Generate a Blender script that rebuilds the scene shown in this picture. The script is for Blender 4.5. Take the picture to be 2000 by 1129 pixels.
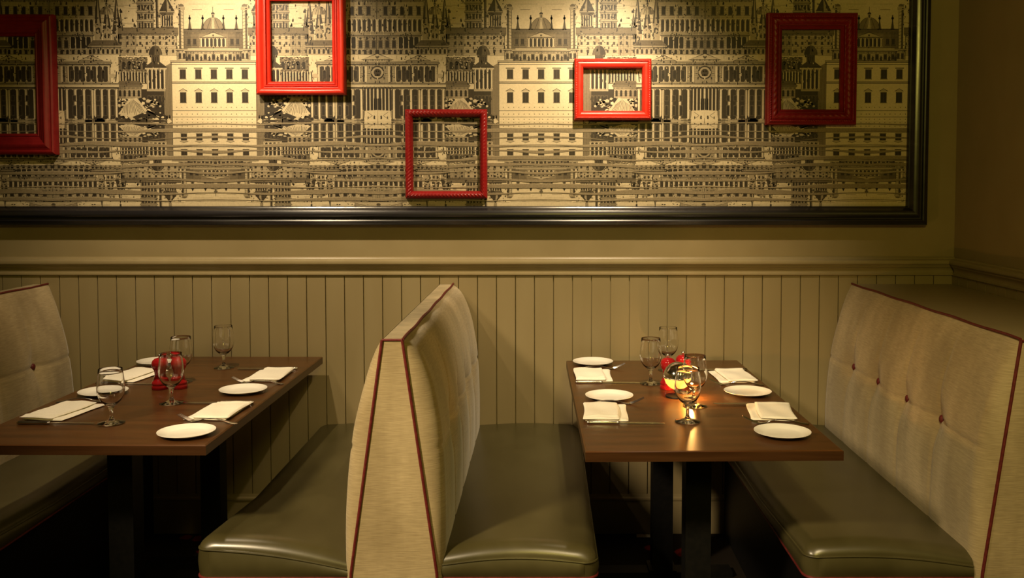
import bpy, math, random
from math import sin, cos, pi, sqrt, radians as R
from mathutils import Vector, Matrix
random.seed(7)
S = bpy.context.scene
for o in list(bpy.data.objects): bpy.data.objects.remove(o)
COL = S.collection

# ------------------------------------------------------------------ camera
cam = bpy.data.cameras.new('camera'); camo = bpy.data.objects.new('camera', cam); COL.objects.link(camo)
camo.location = (0, -3.9, 1.461); camo.rotation_euler = (R(90-2.75), 0, 0)
cam.sensor_width = 36; cam.lens = 33.3; cam.shift_x = -.0325; cam.shift_y = -.0593; cam.clip_start = .05
S.camera = camo
# ------------------------------------------------------------------ world, lamps, exposure
W = bpy.data.worlds.new('world'); S.world = W; W.use_nodes = True
W.node_tree.nodes['Background'].inputs[0].default_value = (1, .74, .12, 1)
W.node_tree.nodes['Background'].inputs[1].default_value = .03
S.view_settings.view_transform = 'Standard'; S.view_settings.look = 'None'
S.view_settings.exposure = 0; S.view_settings.gamma = 1; S.view_settings.use_curve_mapping = False
def aim(o, p): o.rotation_euler = (Vector(p)-o.location).to_track_quat('-Z', 'Y').to_euler()
def spot(name, loc, to, watt, col, ang, blend, rad):
    l = bpy.data.lights.new(name, 'SPOT'); o = bpy.data.objects.new(name, l); COL.objects.link(o)
    o.location = loc; l.energy = watt; l.color = col; l.spot_size = R(ang); l.spot_blend = blend; l.shadow_soft_size = rad
    aim(o, to); return o
def area(name, loc, to, watt, col, sx, sy):
    l = bpy.data.lights.new(name, 'AREA'); o = bpy.data.objects.new(name, l); COL.objects.link(o)
    o.location = loc; l.energy = watt; l.color = col; l.shape = 'RECTANGLE'; l.size = sx; l.size_y = sy
    aim(o, to); return o
KEY = (1, .78, .50)
spot('ceiling_spot_right', (.28, -.95, 2.58), (.16, 0, 1.22), 130, KEY, 80, 1, .022)
spot('ceiling_accent_right', (.34, -1.1, 2.58), (.255, 0, 1.97), 80, (1, .82, .58), 26, 1, .02)
spot('ceiling_accent_left', (-1.75, -1.1, 2.58), (-1.08, 0, 2.0), 56, (1, .80, .54), 42, 1, .02)
spot('ceiling_spot_left', (-1.25, -.95, 2.58), (-1.25, 0, 1.50), 118, KEY, 82, 1, .022)
spot('aisle_ceiling_spot', (-1.75, -3.0, 2.52), (-.40, -1.40, .62), 440, (1, .77, .46), 49, 1, .14)
spot('aisle_ceiling_spot_right', (.50, -3.0, 2.52), (.75, -1.40, .50), 120, (1, .77, .42), 56, 1, .16)
spot('table_downlight_left', (-1.28, -.95, 2.58), (-1.33, -.88, .75), 84, KEY, 46, 1, .03)
spot('table_downlight_right', (.42, -.95, 2.58), (.42, -.85, .75), 26, KEY, 42, 1, .03)
area('room_fill_light', (.35, -4.3, 2.65), (1.3, -.3, 1.6), 32, (1, .80, .14), .6, .6)  # added yellow fill with no fixture, aimed to lift the right wall and shadows

# ------------------------------------------------------------------ materials
def mat(name, base, rough=.5, spec=.5, metal=0., **kw):
    m = bpy.data.materials.new(name); m.use_nodes = True
    b = m.node_tree.nodes['Principled BSDF']
    b.inputs['Base Color'].default_value = (*base, 1); b.inputs['Roughness'].default_value = rough
    b.inputs['Specular IOR Level'].default_value = spec; b.inputs['Metallic'].default_value = metal
    for k, v in kw.items(): b.inputs[k.replace('_', ' ')].default_value = v
    return m
def noise_mix(m, c1, c2, scale=(8, 8, 8), detail=5, lo=.35, hi=.65, bump=0., dist=.002, rough=None, nscale=1.):
    nt = m.node_tree; N = nt.nodes; L = nt.links; b = N['Principled BSDF']
    tc = N.new('ShaderNodeTexCoord'); mp = N.new('ShaderNodeMapping'); mp.inputs['Scale'].default_value = scale
    n = N.new('ShaderNodeTexNoise'); n.inputs['Scale'].default_value = nscale; n.inputs['Detail'].default_value = detail
    r = N.new('ShaderNodeValToRGB'); r.color_ramp.elements[0].position = lo; r.color_ramp.elements[1].position = hi
    r.color_ramp.elements[0].color = (*c1, 1); r.color_ramp.elements[1].color = (*c2, 1)
    L.new(tc.outputs['Object'], mp.inputs[0]); L.new(mp.outputs[0], n.inputs['Vector']); L.new(n.outputs[0], r.inputs[0])
    L.new(r.outputs[0], b.inputs['Base Color'])
    if bump:
        bp = N.new('ShaderNodeBump'); bp.inputs['Strength'].default_value = bump; bp.inputs['Distance'].default_value = dist
        L.new(n.outputs[0], bp.inputs['Height']); L.new(bp.outputs[0], b.inputs['Normal'])
    if rough:
        q = N.new('ShaderNodeMapRange'); q.inputs[3].default_value, q.inputs[4].default_value = rough
        L.new(n.outputs[0], q.inputs[0]); L.new(q.outputs[0], b.inputs['Roughness'])
    return m, n, r
M = {}
M['paint'] = mat('olive_paint', (.30, .235, .125), .42, .45)
noise_mix(M['paint'], (.285, .222, .112), (.315, .25, .132), (6, 6, 6), 6, .3, .7, .06, .002, (.40, .48))
M['wain'] = mat('olive_wainscot_paint', (.30, .235, .125), .38, .5)
noise_mix(M['wain'], (.285, .222, .112), (.315, .25, .132), (10, 10, 1.5), 5, .3, .7, .05, .002, (.36, .44))
M['fabric'] = mat('chenille_fabric', (.4, .3, .18), .85, .15, Sheen_Weight=.25, Sheen_Roughness=.5)
def fabric():
    m, n, r = noise_mix(M['fabric'], (.335, .26, .147), (.455, .36, .212), (26, 26, 420), 4, .3, .7, .35, .0012)
    nt = m.node_tree; N = nt.nodes; L = nt.links
    tc = N.new('ShaderNodeTexCoord'); mp = N.new('ShaderNodeMapping'); mp.inputs['Scale'].default_value = (7, 7, 2.6)
    n2 = N.new('ShaderNodeTexNoise'); n2.inputs['Scale'].default_value = 1; n2.inputs['Detail'].default_value = 6
    L.new(tc.outputs['Object'], mp.inputs[0]); L.new(mp.outputs[0], n2.inputs['Vector'])
    r2 = N.new('ShaderNodeValToRGB'); r2.color_ramp.elements[0].position = .38; r2.color_ramp.elements[1].position = .66
    r2.color_ramp.elements[0].color = (.82, .80, .74, 1); r2.color_ramp.elements[1].color = (1.2, 1.2, 1.2, 1)
    L.new(n2.outputs[0], r2.inputs[0])
    mx = N.new('ShaderNodeMix'); mx.data_type = 'RGBA'; mx.blend_type = 'MULTIPLY'; mx.inputs[0].default_value = 1
    L.new(r.outputs[0], mx.inputs[6]); L.new(r2.outputs[0], mx.inputs[7]); L.new(mx.outputs[2], N['Principled BSDF'].inputs['Base Color'])
fabric()
M['piping'] = mat('red_piping', (.17, .018, .016), .5, .4)
noise_mix(M['piping'], (.10, .010, .010), (.15, .018, .016), (90, 90, 90), 3)
M['button'] = mat('red_button', (.12, .012, .014), .55, .4)
noise_mix(M['button'], (.10, .010, .011), (.14, .016, .016), (120, 120, 120), 3)
M['leather'] = mat('olive_leather', (.06, .05, .018), .3, .85)
noise_mix(M['leather'], (.050, .042, .014), (.074, .063, .024), (9, 5, 9), 8, .3, .7, .10, .0015, (.27, .38))
M['wood'] = mat('dark_table_wood', (.12, .05, .02), .28, .5)
noise_mix(M['wood'], (.045, .0165, .004), (.102, .039, .0095), (2.2, 30, 8), 7, .28, .72, .03, .001, (.24, .36))
M['edge'] = mat('table_edge_wood', (.12, .05, .02), .35, .5)
noise_mix(M['edge'], (.034, .013, .004), (.068, .028, .009), (3, 14, 60), 6, .3, .7, .03, .001, (.28, .4))
M['iron'] = mat('black_iron', (.008, .008, .008), .5, .3)
noise_mix(M['iron'], (.0025, .0025, .0025), (.005, .0045, .004), (60, 60, 60), 3)
M['blackwood'] = mat('black_moulding', (.012, .011, .013), .25, .9)
noise_mix(M['blackwood'], (.010, .009, .011), (.018, .016, .018), (3, 3, 40), 4, .3, .7, 0, .001, (.22, .30))
def red(name, a, b, rough): m = mat(name, a, rough, .36); noise_mix(m, a, b, (40, 40, 40), 5, .3, .7, .05, .001, (rough-.05, rough+.08)); return m
M['red'] = red('bright_red_lacquer', (.56, .022, .010), (.62, .030, .014), .32)
M['crimson'] = red('crimson_lacquer', (.24, .008, .009), (.29, .012, .012), .33)
M['maroon'] = red('maroon_stained_wood', (.19, .006, .008), (.24, .010, .011), .42)
M['porcelain'] = mat('white_porcelain', (.80, .77, .71), .18, .5)
noise_mix(M['porcelain'], (.86, .83, .76), (.90, .87, .80), (20, 20, 20), 2)
M['linen'] = mat('cream_linen', (.78, .73, .63), .9, .1)
noise_mix(M['linen'], (.82, .77, .66), (.88, .83, .72), (260, 260, 260), 3, .3, .7, .3, .0008)
M['steel'] = mat('cutlery_steel', (.62, .58, .53), .18, .5, 1.)
noise_mix(M['steel'], (.58, .54, .50), (.66, .62, .57), (30, 30, 30), 3, .3, .7, 0, 0, (.14, .26))
M['chrome'] = mat('mirror_chrome', (.80, .77, .70), .07, .5, 1.)
noise_mix(M['chrome'], (.74, .71, .64), (.86, .83, .76), (25, 25, 25), 4, .3, .7, 0, 0, (.04, .14))
M['glass'] = mat('clear_glass', (1, 1, 1), .0, .5, Transmission_Weight=1., IOR=1.46)
M['millred'] = red('glossy_red_lacquer', (.30, .008, .010), (.36, .012, .014), .12)
M['flame'] = mat('glowing_amber_glass', (.85, .45, .12), .25, .5)
fb = M['flame'].node_tree.nodes['Principled BSDF']; fb.inputs['Emission Color'].default_value = (1, .38, .06, 1); fb.inputs['Emission Strength'].default_value = 2.2
noise_mix(M['flame'], (.80, .40, .10), (.88, .5, .15), (30, 30, 30), 3)
M['card'] = mat('pale_card', (.5, .46, .36), .8, .2)
noise_mix(M['card'], (.45, .41, .32), (.55, .5, .4), (50, 50, 50), 3)
M['ceil'] = mat('ceiling_paint', (.30, .25, .16), .9, .2)
noise_mix(M['ceil'], (.28, .23, .15), (.32, .27, .17), (5, 5, 5), 3)
M['carpet'] = mat('dark_patterned_carpet', (.02, .015, .012), .95, .05)
def carpet():
    m = M['carpet']; nt = m.node_tree; N = nt.nodes; L = nt.links
    tc = N.new('ShaderNodeTexCoord'); v = N.new('ShaderNodeTexVoronoi'); v.inputs['Scale'].default_value = 7.5
    n = N.new('ShaderNodeTexNoise'); n.inputs['Scale'].default_value = 9; n.inputs['Detail'].default_value = 4
    mx = N.new('ShaderNodeMix'); mx.data_type = 'RGBA'; mx.inputs[0].default_value = .06
    L.new(tc.outputs['Object'], n.inputs['Vector']); L.new(tc.outputs['Object'], mx.inputs[6]); L.new(n.outputs[1], mx.inputs[7]); L.new(mx.outputs[2], v.inputs['Vector'])
    r = N.new('ShaderNodeValToRGB'); e = r.color_ramp.elements; e[0].position = .18; e[1].position = .24
    e[0].color = (.22, .02, .015, 1); e[1].color = (.018, .014, .011, 1)
    L.new(v.outputs['Distance'], r.inputs[0]); L.new(r.outputs[0], N['Principled BSDF'].inputs['Base Color'])
carpet()
M['print'] = mat('engraved_city_print', (.7, .6, .45), .42, .28)
def printmat():
    m = M['print']; nt = m.node_tree; N = nt.nodes; L = nt.links
    a = N.new('ShaderNodeAttribute'); a.attribute_name = 'tone'
    tc = N.new('ShaderNodeTexCoord'); n = N.new('ShaderNodeTexNoise'); n.inputs['Scale'].default_value = 160; n.inputs['Detail'].default_value = 4
    L.new(tc.outputs['Object'], n.inputs['Vector'])
    ad = N.new('ShaderNodeMath'); ad.operation = 'MULTIPLY_ADD'; ad.inputs[1].default_value = .16; 
    sb = N.new('ShaderNodeMath'); sb.operation = 'SUBTRACT'; sb.inputs[1].default_value = .08
    L.new(n.outputs[0], ad.inputs[0]); L.new(a.outputs['Fac'], ad.inputs[2]); L.new(ad.outputs[0], sb.inputs[0])
    r = N.new('ShaderNodeValToRGB'); e = r.color_ramp.elements
    e[0].position = 0; e[0].color = (.022, .018, .014, 1); e[1].position = 1; e[1].color = (.70, .58, .37, 1)
    q = e.new(.35); q.color = (.055, .042, .026, 1); q = e.new(.65); q.color = (.235, .185, .112, 1); q = e.new(.82); q.color = (.44, .36, .225, 1)
    L.new(sb.outputs[0], r.inputs[0]); L.new(r.outputs[0], N['Principled BSDF'].inputs['Base Color'])
printmat()

# ------------------------------------------------------------------ helpers
def mesh(name, v, f, m=None, parent=None, smooth=True, angle=40, loc=None, kind=None):
    me = bpy.data.meshes.new(name); me.from_pydata([tuple(p) for p in v], [], f); me.validate(); me.update()
    import bmesh
    bm = bmesh.new(); bm.from_mesh(me); bmesh.ops.recalc_face_normals(bm, faces=bm.faces); bm.to_mesh(me); bm.free()
    if smooth:
        me.shade_smooth()
        if angle: me.set_sharp_from_angle(angle=R(angle))
    o = bpy.data.objects.new(name, me); COL.objects.link(o)
    for mm in (m if isinstance(m, list) else [m]):
        if mm: me.materials.append(mm)
    if parent: o.parent = parent
    if loc: o.location = loc
    if kind: o['kind'] = kind
    return o
def tag(o, label, cat, group=None):
    o['label'] = label; o['category'] = cat
    if group: o['group'] = group
    return o
def thing(name, label, cat, loc=(0, 0, 0), rz=0, group=None):
    o = bpy.data.objects.new(name, None); COL.objects.link(o); o.location = loc; o.rotation_euler = (0, 0, rz); o.empty_display_size = .05
    return tag(o, label, cat, group)
def dup(root, loc, rz, label, group=None):
    r = root.copy(); COL.objects.link(r); r.location = loc; r.rotation_euler = (0, 0, rz); r['label'] = label
    if group: r['group'] = group
    for ch in list(root.children):
        c = ch.copy(); COL.objects.link(c); c.parent = r
        for g in list(ch.children):
            d = g.copy(); COL.objects.link(d); d.parent = c
    return r
class G:                                   # geometry collector
    def __init__(s): s.v = []; s.f = []
    def add(s, v, f):
        n = len(s.v); s.v += [tuple(p) for p in v]; s.f += [tuple(i+n for i in q) for q in f]; return s
    def box(s, x0, y0, z0, x1, y1, z1):
        v = [(x, y, z) for z in (z0, z1) for y in (y0, y1) for x in (x0, x1)]
        return s.add(v, [(0, 2, 3, 1), (4, 5, 7, 6), (0, 1, 5, 4), (2, 6, 7, 3), (0, 4, 6, 2), (1, 3, 7, 5)])
    def lathe(s, prof, n=40, c=(0, 0, 0), closed=False):
        v = []; f = []; k = len(prof)
        for i in range(n):
            a = 2*pi*i/n
            for r, z in prof: v.append((c[0]+r*cos(a), c[1]+r*sin(a), c[2]+z))
        for i in range(n):
            j = (i+1) % n
            for q in range(k if closed else k-1):
                t = (q+1) % k
                f.append((i*k+q, j*k+q, j*k+t, i*k+t))
        if not closed:
            if prof[0][0] > 1e-6: f.append(tuple(i*k for i in range(n)))
            if prof[-1][0] > 1e-6: f.append(tuple(i*k+k-1 for i in reversed(range(n))))
        return s.add(v, f)
    def grid(s, fn, nu, nv):
        v = [fn(i/nu, j/nv) for i in range(nu+1) for j in range(nv+1)]
        return s.add(v, [(i*(nv+1)+j, (i+1)*(nv+1)+j, (i+1)*(nv+1)+j+1, i*(nv+1)+j+1) for i in range(nu) for j in range(nv)])
    def tube(s, pts, r, n=8):
        pts = [Vector(p) for p in pts]; v = []; f = []; m = len(pts)
        up = None
        for i, p in enumerate(pts):
            d = (pts[min(i+1, m-1)]-pts[max(i-1, 0)]).normalized()
            if up is None: up = d.orthogonal().normalized()
            up = (up-d*up.dot(d)).normalized(); q = d.cross(up)
            rr = r[i] if isinstance(r, (list, tuple)) else r
            for k in range(n):
                a = 2*pi*k/n; v.append(p+(up*cos(a)+q*sin(a))*rr)
        for i in range(m-1):
            for k in range(n):
                l = (k+1) % n; f.append((i*n+k, i*n+l, (i+1)*n+l, (i+1)*n+k))
        f.append(tuple(range(n))[::-1]); f.append(tuple((m-1)*n+k for k in range(n)))
        return s.add(v, f)
    def prism(s, pts, y0, y1):            # outline in x,z swept along y
        n = len(pts); v = [(x, y0, z) for x, z in pts]+[(x, y1, z) for x, z in pts]
        return s.add(v, [tuple(range(n)), tuple(range(2*n-1, n-1, -1))]+[(i, i+n, (i+1) % n+n, (i+1) % n) for i in range(n)])
    def sweep_x(s, prof, x0, x1):          # outline in y,z swept along x
        n = len(prof); v = [(x0, y, z) for y, z in prof]+[(x1, y, z) for y, z in prof]
        return s.add(v, [tuple(range(n)), tuple(range(2*n-1, n-1, -1))]+[(i, i+n, (i+1) % n+n, (i+1) % n) for i in range(n)])
    def out(s, name, m, parent=None, **k): return mesh(name, s.v, s.f, m, parent, **k)
def lerp_tab(tab, x):
    for (a, b), (c, d) in zip(tab, tab[1:]):
        if (a-x)*(c-x) <= 0: return b+(d-b)*(x-a)/(c-a) if c != a else b
    return tab[0][1] if abs(x-tab[0][0]) < abs(x-tab[-1][0]) else tab[-1][1]
def smooth_tab(tab, x):                    # monotone cosine-free Catmull interpolation
    t = sorted(tab); n = len(t)
    if x <= t[0][0]: return t[0][1]
    if x >= t[-1][0]: return t[-1][1]
    for i in range(n-1):
        if t[i][0] <= x <= t[i+1][0]:
            h = t[i+1][0]-t[i][0]; u = (x-t[i][0])/h
            sl = lambda k: (t[min(k+1, n-1)][1]-t[max(k-1, 0)][1])/(t[min(k+1, n-1)][0]-t[max(k-1, 0)][0])
            m0, m1 = sl(i)*h, sl(i+1)*h
            return (2*u**3-3*u*u+1)*t[i][1]+(u**3-2*u*u+u)*m0+(-2*u**3+3*u*u)*t[i+1][1]+(u**3-u*u)*m1

# ------------------------------------------------------------------ the room
XW = 1.687                                  # right wall
G().box(-3.6, 0, -.05, XW+.1, .12, 2.75).out('wall_back', M['paint'], smooth=False, kind='structure')
G().box(XW, -5.2, -.05, XW+.12, -.0005, 2.75).out('wall_right', M['paint'], smooth=False, kind='structure')
G().box(-3.6, -6, -.06, XW+.1, .1, 0).out('floor', M['carpet'], smooth=False, kind='structure')
G().box(-3.6, -6, 2.75, XW+.1, .1, 2.83).out('ceiling', M['ceil'], smooth=False, kind='structure')
def beadboard(name, a0, a1, first, step, fn, z0, z1):
    g = G(); xs = []                        # profile along the wall: board face, V groove, board face
    k = math.ceil((a0-first)/step); pts = [(a0, .012)]
    while first+k*step < a1:
        x = first+k*step; pts += [(x-.0021, .012), (x-.0019, .003), (x+.0019, .003), (x+.0021, .012)]; k += 1
    pts.append((a1, .012)); pts = [(a0, 0)]+pts+[(a1, 0)]
    n = len(pts); v = [fn(p, d, z0) for p, d in pts]+[fn(p, d, z1) for p, d in pts]
    g.add(v, [(i, i+1, i+1+n, i+n) for i in range(n-1)])
    return g.out(name, M['wain'], smooth=False, kind='structure')
beadboard('trim_1', -3.5, XW-.001, -.123, .0783, lambda a, d, z: (a, -d, z), .13, 1.09)
beadboard('trim_2', -4.9, -.013, -.0783, .0783, lambda a, d, z: (XW-d, a, z), .13, 1.09)
RAIL = [(0, 1.079), (.014, 1.079), (.020, 1.083), (.020, 1.089), (.016, 1.092), (.015, 1.100), (.017, 1.108), (.022, 1.115), (.026, 1.118), (.026, 1.122), (.030, 1.124), (.034, 1.129), (.035, 1.135), (.033, 1.141), (.028, 1.1455), (.016, 1.148), (.012, 1.154), (0, 1.156)]
G().sweep_x([(-d, z) for d, z in RAIL], -3.5, XW-.001).out('trim_3', M['wain'], angle=28, kind='structure')
g = G(); n = len(RAIL); v = [(XW-d, -.0365+0*d, z) for d, z in RAIL]+[(XW-d, -4.9, z) for d, z in RAIL]
g.add(v, [tuple(range(n)), tuple(range(2*n-1, n-1, -1))]+[(i, i+n, (i+1) % n+n, (i+1) % n) for i in range(n)]).out('trim_4', M['wain'], angle=28, kind='structure')
BASE = [(0, .0), (.018, .0), (.018, .138), (.022, .142), (.022, .150), (.016, .156), (.014, .166), (0, .168)]
G().sweep_x([(-d, z) for d, z in BASE], -3.5, XW-.001).out('baseboard_back', M['wain'], angle=28, kind='structure')

# ------------------------------------------------------------------ the mural: an engraved city mirrored in water
class City:                                 # px = 1/474 m; u from palace axis, w above the water
    def __init__(s): s.p = []
    def poly(s, pts, t, l): s.p.append((pts, t, l))
    def rect(s, a, b, c, d, t, l): s.poly([(a, b), (c, b), (c, d), (a, d)], t, l)
    def line(s, a, b, c, d, w, t, l):
        dx, dy = c-a, d-b; q = sqrt(dx*dx+dy*dy) or 1; nx, ny = -dy/q*w/2, dx/q*w/2
        s.poly([(a+nx, b+ny), (c+nx, d+ny), (c-nx, d-ny), (a-nx, b-ny)], t, l)
    def arch(s, x, w, hw, h, t, l, n=6):
        s.poly([(x-hw, w), (x+hw, w)]+[(x+hw*cos(pi*k/n), w+h-hw+hw*sin(pi*k/n)) for k in range(n+1)], t, l)
    def disc(s, x, w, r, t, l, a0=0, a1=2*pi, n=18, ry=None):
        ry = ry or r; s.poly([(x+r*cos(a0+(a1-a0)*k/n), w+ry*sin(a0+(a1-a0)*k/n)) for k in range(n+1)], t, l)
    def wins(s, xs, w, hw, h, l, t=.12, arched=False, frame=True, hood=0):
        for x in xs:
            if frame: s.rect(x-hw-1.1, w-1.2, x+hw+1.1, w+h+1.2, .42, l); s.rect(x-hw-2.2, w-2, x+hw+2.2, w-1.2, .3, l)
            if arched: s.arch(x, w, hw, h, t, l+1)
            else:
                s.rect(x-hw, w, x+hw, w+h, t, l+1); s.rect(x-hw*.2, w, x+hw*.2, w+h*.95, .33, l+2)
            if hood == 1: s.rect(x-hw-3.5, w+h+2.5, x+hw+3.5, w+h+4.2, .3, l)
            if hood == 2: s.poly([(x-hw-4.5, w+h+3), (x+hw+4.5, w+h+3), (x, w+h+8.5)], .35, l); s.poly([(x-hw-1.5, w+h+4), (x+hw+1.5, w+h+4), (x, w+h+7)], .9, l+1)
    def block(s, a, b, c, d, t, l, edge=.2, cor=1):
        s.rect(a, b, c, d, t, l); s.rect(a, b, a+.9, d, edge, l+1); s.rect(c-.9, b, c, d, edge, l+1)
        if t < .9 and c-a > 12:
            s.vhatch(c-(c-a)*.3, b, c-1, d, 1.7, .32, l+1, .55); s.hatch(a, b+1, c, d, 4.2, .52, l+1, .45)
            x = a+2
            while x < c-2: s.rect(x, d-3.4, x+1.1, d-.8, .2, l+1); x += 2.6
        if cor:
            s.rect(a-2, d, c+2, d+1.3, .15, l+1); s.rect(a-2.5, d+1.3, c+2.5, d+3.2, .8, l+1); s.rect(a-2.5, d+3.2, c+2.5, d+4, .2, l+1)
    def cols(s, a, c, b, d, n, l, back=.14, cw=.45, lit=.92):
        s.rect(a, b, c, d, back, l); st = (c-a)/n
        for k in range(n+1):
            x = a+st*k; h = st*cw/2
            s.rect(x-h, b, x+h, d, lit, l+1); s.rect(x+h*.35, b, x+h, d, .5, l+2); s.rect(x-h*1.5, d-2, x+h*1.5, d, .85, l+2); s.rect(x-h*1.5, b, x+h*1.5, b+1.6, .85, l+2)
    def pediment(s, a, c, b, h, l):
        m = (a+c)/2; s.poly([(a, b), (c, b), (m, b+h)], .25, l); s.poly([(a+3, b+1), (c-3, b+1), (m, b+h-1.6)], .82, l+1); s.disc(m, b+h*.38, h*.18, .4, l+2, n=10)
    def hatch(s, a, b, c, d, step, t, l, w=.5):
        y = b
        while y < d: s.rect(a, y, c, y+w, t, l); y += step
    def vhatch(s, a, b, c, d, step, t, l, w=.5):
        x = a
        while x < c: s.rect(x, b, x+w, d, t, l); x += step
    def dome(s, x, w, r, ry, l, t=.7, lan=True):
        s.disc(x, w, r+.9, .15, l, 0, pi, 18, ry+.9); s.disc(x, w, r, t, l+1, 0, pi, 18, ry)
        s.poly([(x+r*.25, w), (x+r, w)]+[(x+r*cos(q), w+ry*sin(q)) for q in (.3, .6, .9, 1.2)]+[(x+r*.12, w+ry*.97)], t-.25, l+2)
        for k in (-.6, -.2, .2, .6): s.line(x+r*k, w, x+r*k*.35, w+ry*.93, .7, .2, l+3)
        if lan:
            s.rect(x-r*.16, w+ry, x+r*.16, w+ry+r*.35, .75, l+1); s.rect(x-r*.06, w+ry, x+r*.06, w+ry+r*.3, .12, l+2)
            s.disc(x, w+ry+r*.35, r*.2, .25, l+2, 0, pi, 8); s.line(x, w+ry+r*.5, x, w+ry+r*1.1, .9, .15, l+2)
    def statue(s, x, w, h, l): s.poly([(x-h*.2, w), (x+h*.2, w), (x+h*.13, w+h*.55), (x+h*.3, w+h*.5), (x+h*.06, w+h*.8), (x, w+h), (x-h*.1, w+h*.8), (x-h*.22, w+h*.5)], .18, l)
    def speckle(s, a, b, c, d, n, l, tones=(.05, .15, .3, .85, .95), sz=(1.2, 4.5), rnd=None):
        for _ in range(n):
            x = rnd.uniform(a, c); y = rnd.uniform(b, d); r = rnd.uniform(*sz); q = rnd.uniform(0, 6); e = rnd.uniform(.35, .8)
            s.poly([(x+r*cos(q+k*pi*.4)*(1 if k % 2 else .6), y+r*e*sin(q+k*pi*.4)) for k in range(5)], rnd.choice(tones), l+_ % 3)
def city():
    c = City(); rn = random.Random(5)
    # sky strokes
    for k in range(120):
        x = rn.uniform(0, 316); y = rn.uniform(150, 330); c.rect(x, y, x+rn.uniform(10, 40), y+rn.uniform(.5, 1.1), rn.choice((.6, .7, .78)), 1)
    # far layer: steeples, campanile, drum church
    c.block(226, 165, 316, 232, .80, 3); c.wins(range(236, 316, 16), 205, 3, 15, 5, arched=True); c.cols(230, 316, 172, 196, 9, 5, .2)
    c.pediment(262, 370, 236, 22, 6); c.block(270, 236, 316, 300, .72, 4)
    c.wins(range(280, 316, 12), 262, 2.4, 12, 6, arched=True); c.speckle(228, 232, 316, 262, 40, 6, rnd=rn, sz=(1, 3))
    for x, w, h, hw in ((186, 150, 95, 9), (205, 160, 70, 8), (222, 170, 85, 7), (178, 150, 60, 6)):
        c.rect(x-hw, w-20, x+hw, w+18, .75, 5); c.poly([(x-hw, w+18), (x+hw, w+18), (x, w+h)], .3, 5); c.poly([(x-hw*.5, w+18), (x+hw*.2, w+18), (x, w+h*.9)], .75, 6)
        c.wins((x-hw*.4, x+hw*.4), w, 1.3, 9, 6, arched=True, frame=False); c.statue(x, w+h-2, 9, 6)
    c.dome(205, 205, 13, 15, 7, .8); c.speckle(172, 165, 226, 200, 60, 6, rnd=rn, sz=(1, 3.2))
    for k in range(8):                       # campanile
        b = 178+k*17; c.block(130-16-k*-.3, b, 130+16, b+13, .78, 7); c.wins((118, 124, 136, 142), b+2, 1.6, 9, 9, arched=True, frame=False); c.rect(128, b+1, 132.5, b+11, .25, 9)
    c.rect(105, 150, 110, 300, .22, 6); c.rect(105, 150, 107, 300, .6, 7); c.vhatch(104, 150, 111, 160, 1.6, .1, 8)
    c.block(76, 178, 101, 208, .55, 7); c.cols(77, 100, 182, 204, 5, 9, .15); c.poly([(74, 212), (103, 212), (89, 240)], .35, 9); c.poly([(80, 212), (88, 212), (89, 236)], .75, 10); c.hatch(77, 178, 90, 208, 2.2, .3, 12)
    c.rect(86, 238, 92, 252, .7, 9); c.dome(89, 252, 5, 6, 10)
    # centre: domed portico between two columns
    c.block(0, 140, 62, 172, .62, 6); c.hatch(28, 142, 60, 170, 1.7, .22, 8); c.cols(0, 24, 143, 160, 3, 9, .12); c.pediment(-27, 27, 161, 11, 10)
    c.wins((36, 47), 148, 2.6, 10, 9); c.rect(0, 174, 58, 178, .4, 8); c.dome(0, 178, 19, 21, 9, .84)
    for x in (20, 45): c.line(x, 176, x, 204, 2.2, .2, 9); c.disc(x, 198, 2.6, .2, 9); c.poly([(x-4, 176), (x+4, 176), (x, 198)], .5, 8)
    c.rect(56.5, 120, 66, 218, .84, 12); c.rect(62, 120, 66, 218, .4, 13); c.rect(56.5, 120, 57.3, 218, .15, 13); c.rect(54, 214, 68, 219, .75, 14); c.disc(61, 220, 5.5, .5, 14, 0, pi)
    for k in range(14): c.line(57, 126+k*6.4, 66, 129+k*6.4, .7, .3, 14)
    c.block(52, 118, 71, 136, .85, 15); c.wins((57, 65), 122, 1.6, 8, 16)
    # plain long block with three window rows
    c.block(70, 126, 182, 168, .80, 8, cor=0); c.rect(67, 168, 184, 179, .58, 9); c.hatch(67, 169, 184, 179, 1.6, .4, 10); c.rect(67, 167, 184, 168.3, .15, 10); c.rect(67, 179, 184, 180, .15, 10)
    for w in (132, 147, 158): c.wins([78+k*12.6 for k in range(9)], w, 2, 6, 10, t=.2, frame=False)
    # dormer storey, then the palace
    c.block(0, 116, 54, 134, .82, 16); c.wins((0, 16, 32, 47), 120, 2.3, 8, 18, arched=True); 
    for x in (8, 24, 40, 52): c.statue(x, 116, 11, 19)
    c.block(-1, 0, 82, 113, .98, 20); c.poly([(82, 0), (97, 14), (97, 104), (82, 113)], .62, 21); c.vhatch(84, 10, 97, 106, 2.4, .25, 22); c.rect(-1, 109, 84, 110, .25, 22)
    c.rect(-1, 73, 82, 74.6, .15, 22); c.rect(-1, 76, 82, 77, .35, 22); c.rect(-1, 20, 82, 21, .3, 22); c.rect(-1, 8, 82, 8.8, .35, 22)
    c.wins((0, 30, 60), 83, 5, 16, 22, hood=1, t=.17); c.wins((0, 30, 60), 37, 5, 18, 22, hood=2, t=.13)
    for x in range(3, 82, 10): c.disc(x, 14, 1, .25, 23, n=8); c.disc(x, 27, .8, .3, 23, n=8); c.disc(x, 4, .9, .3, 23, n=8)
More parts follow.
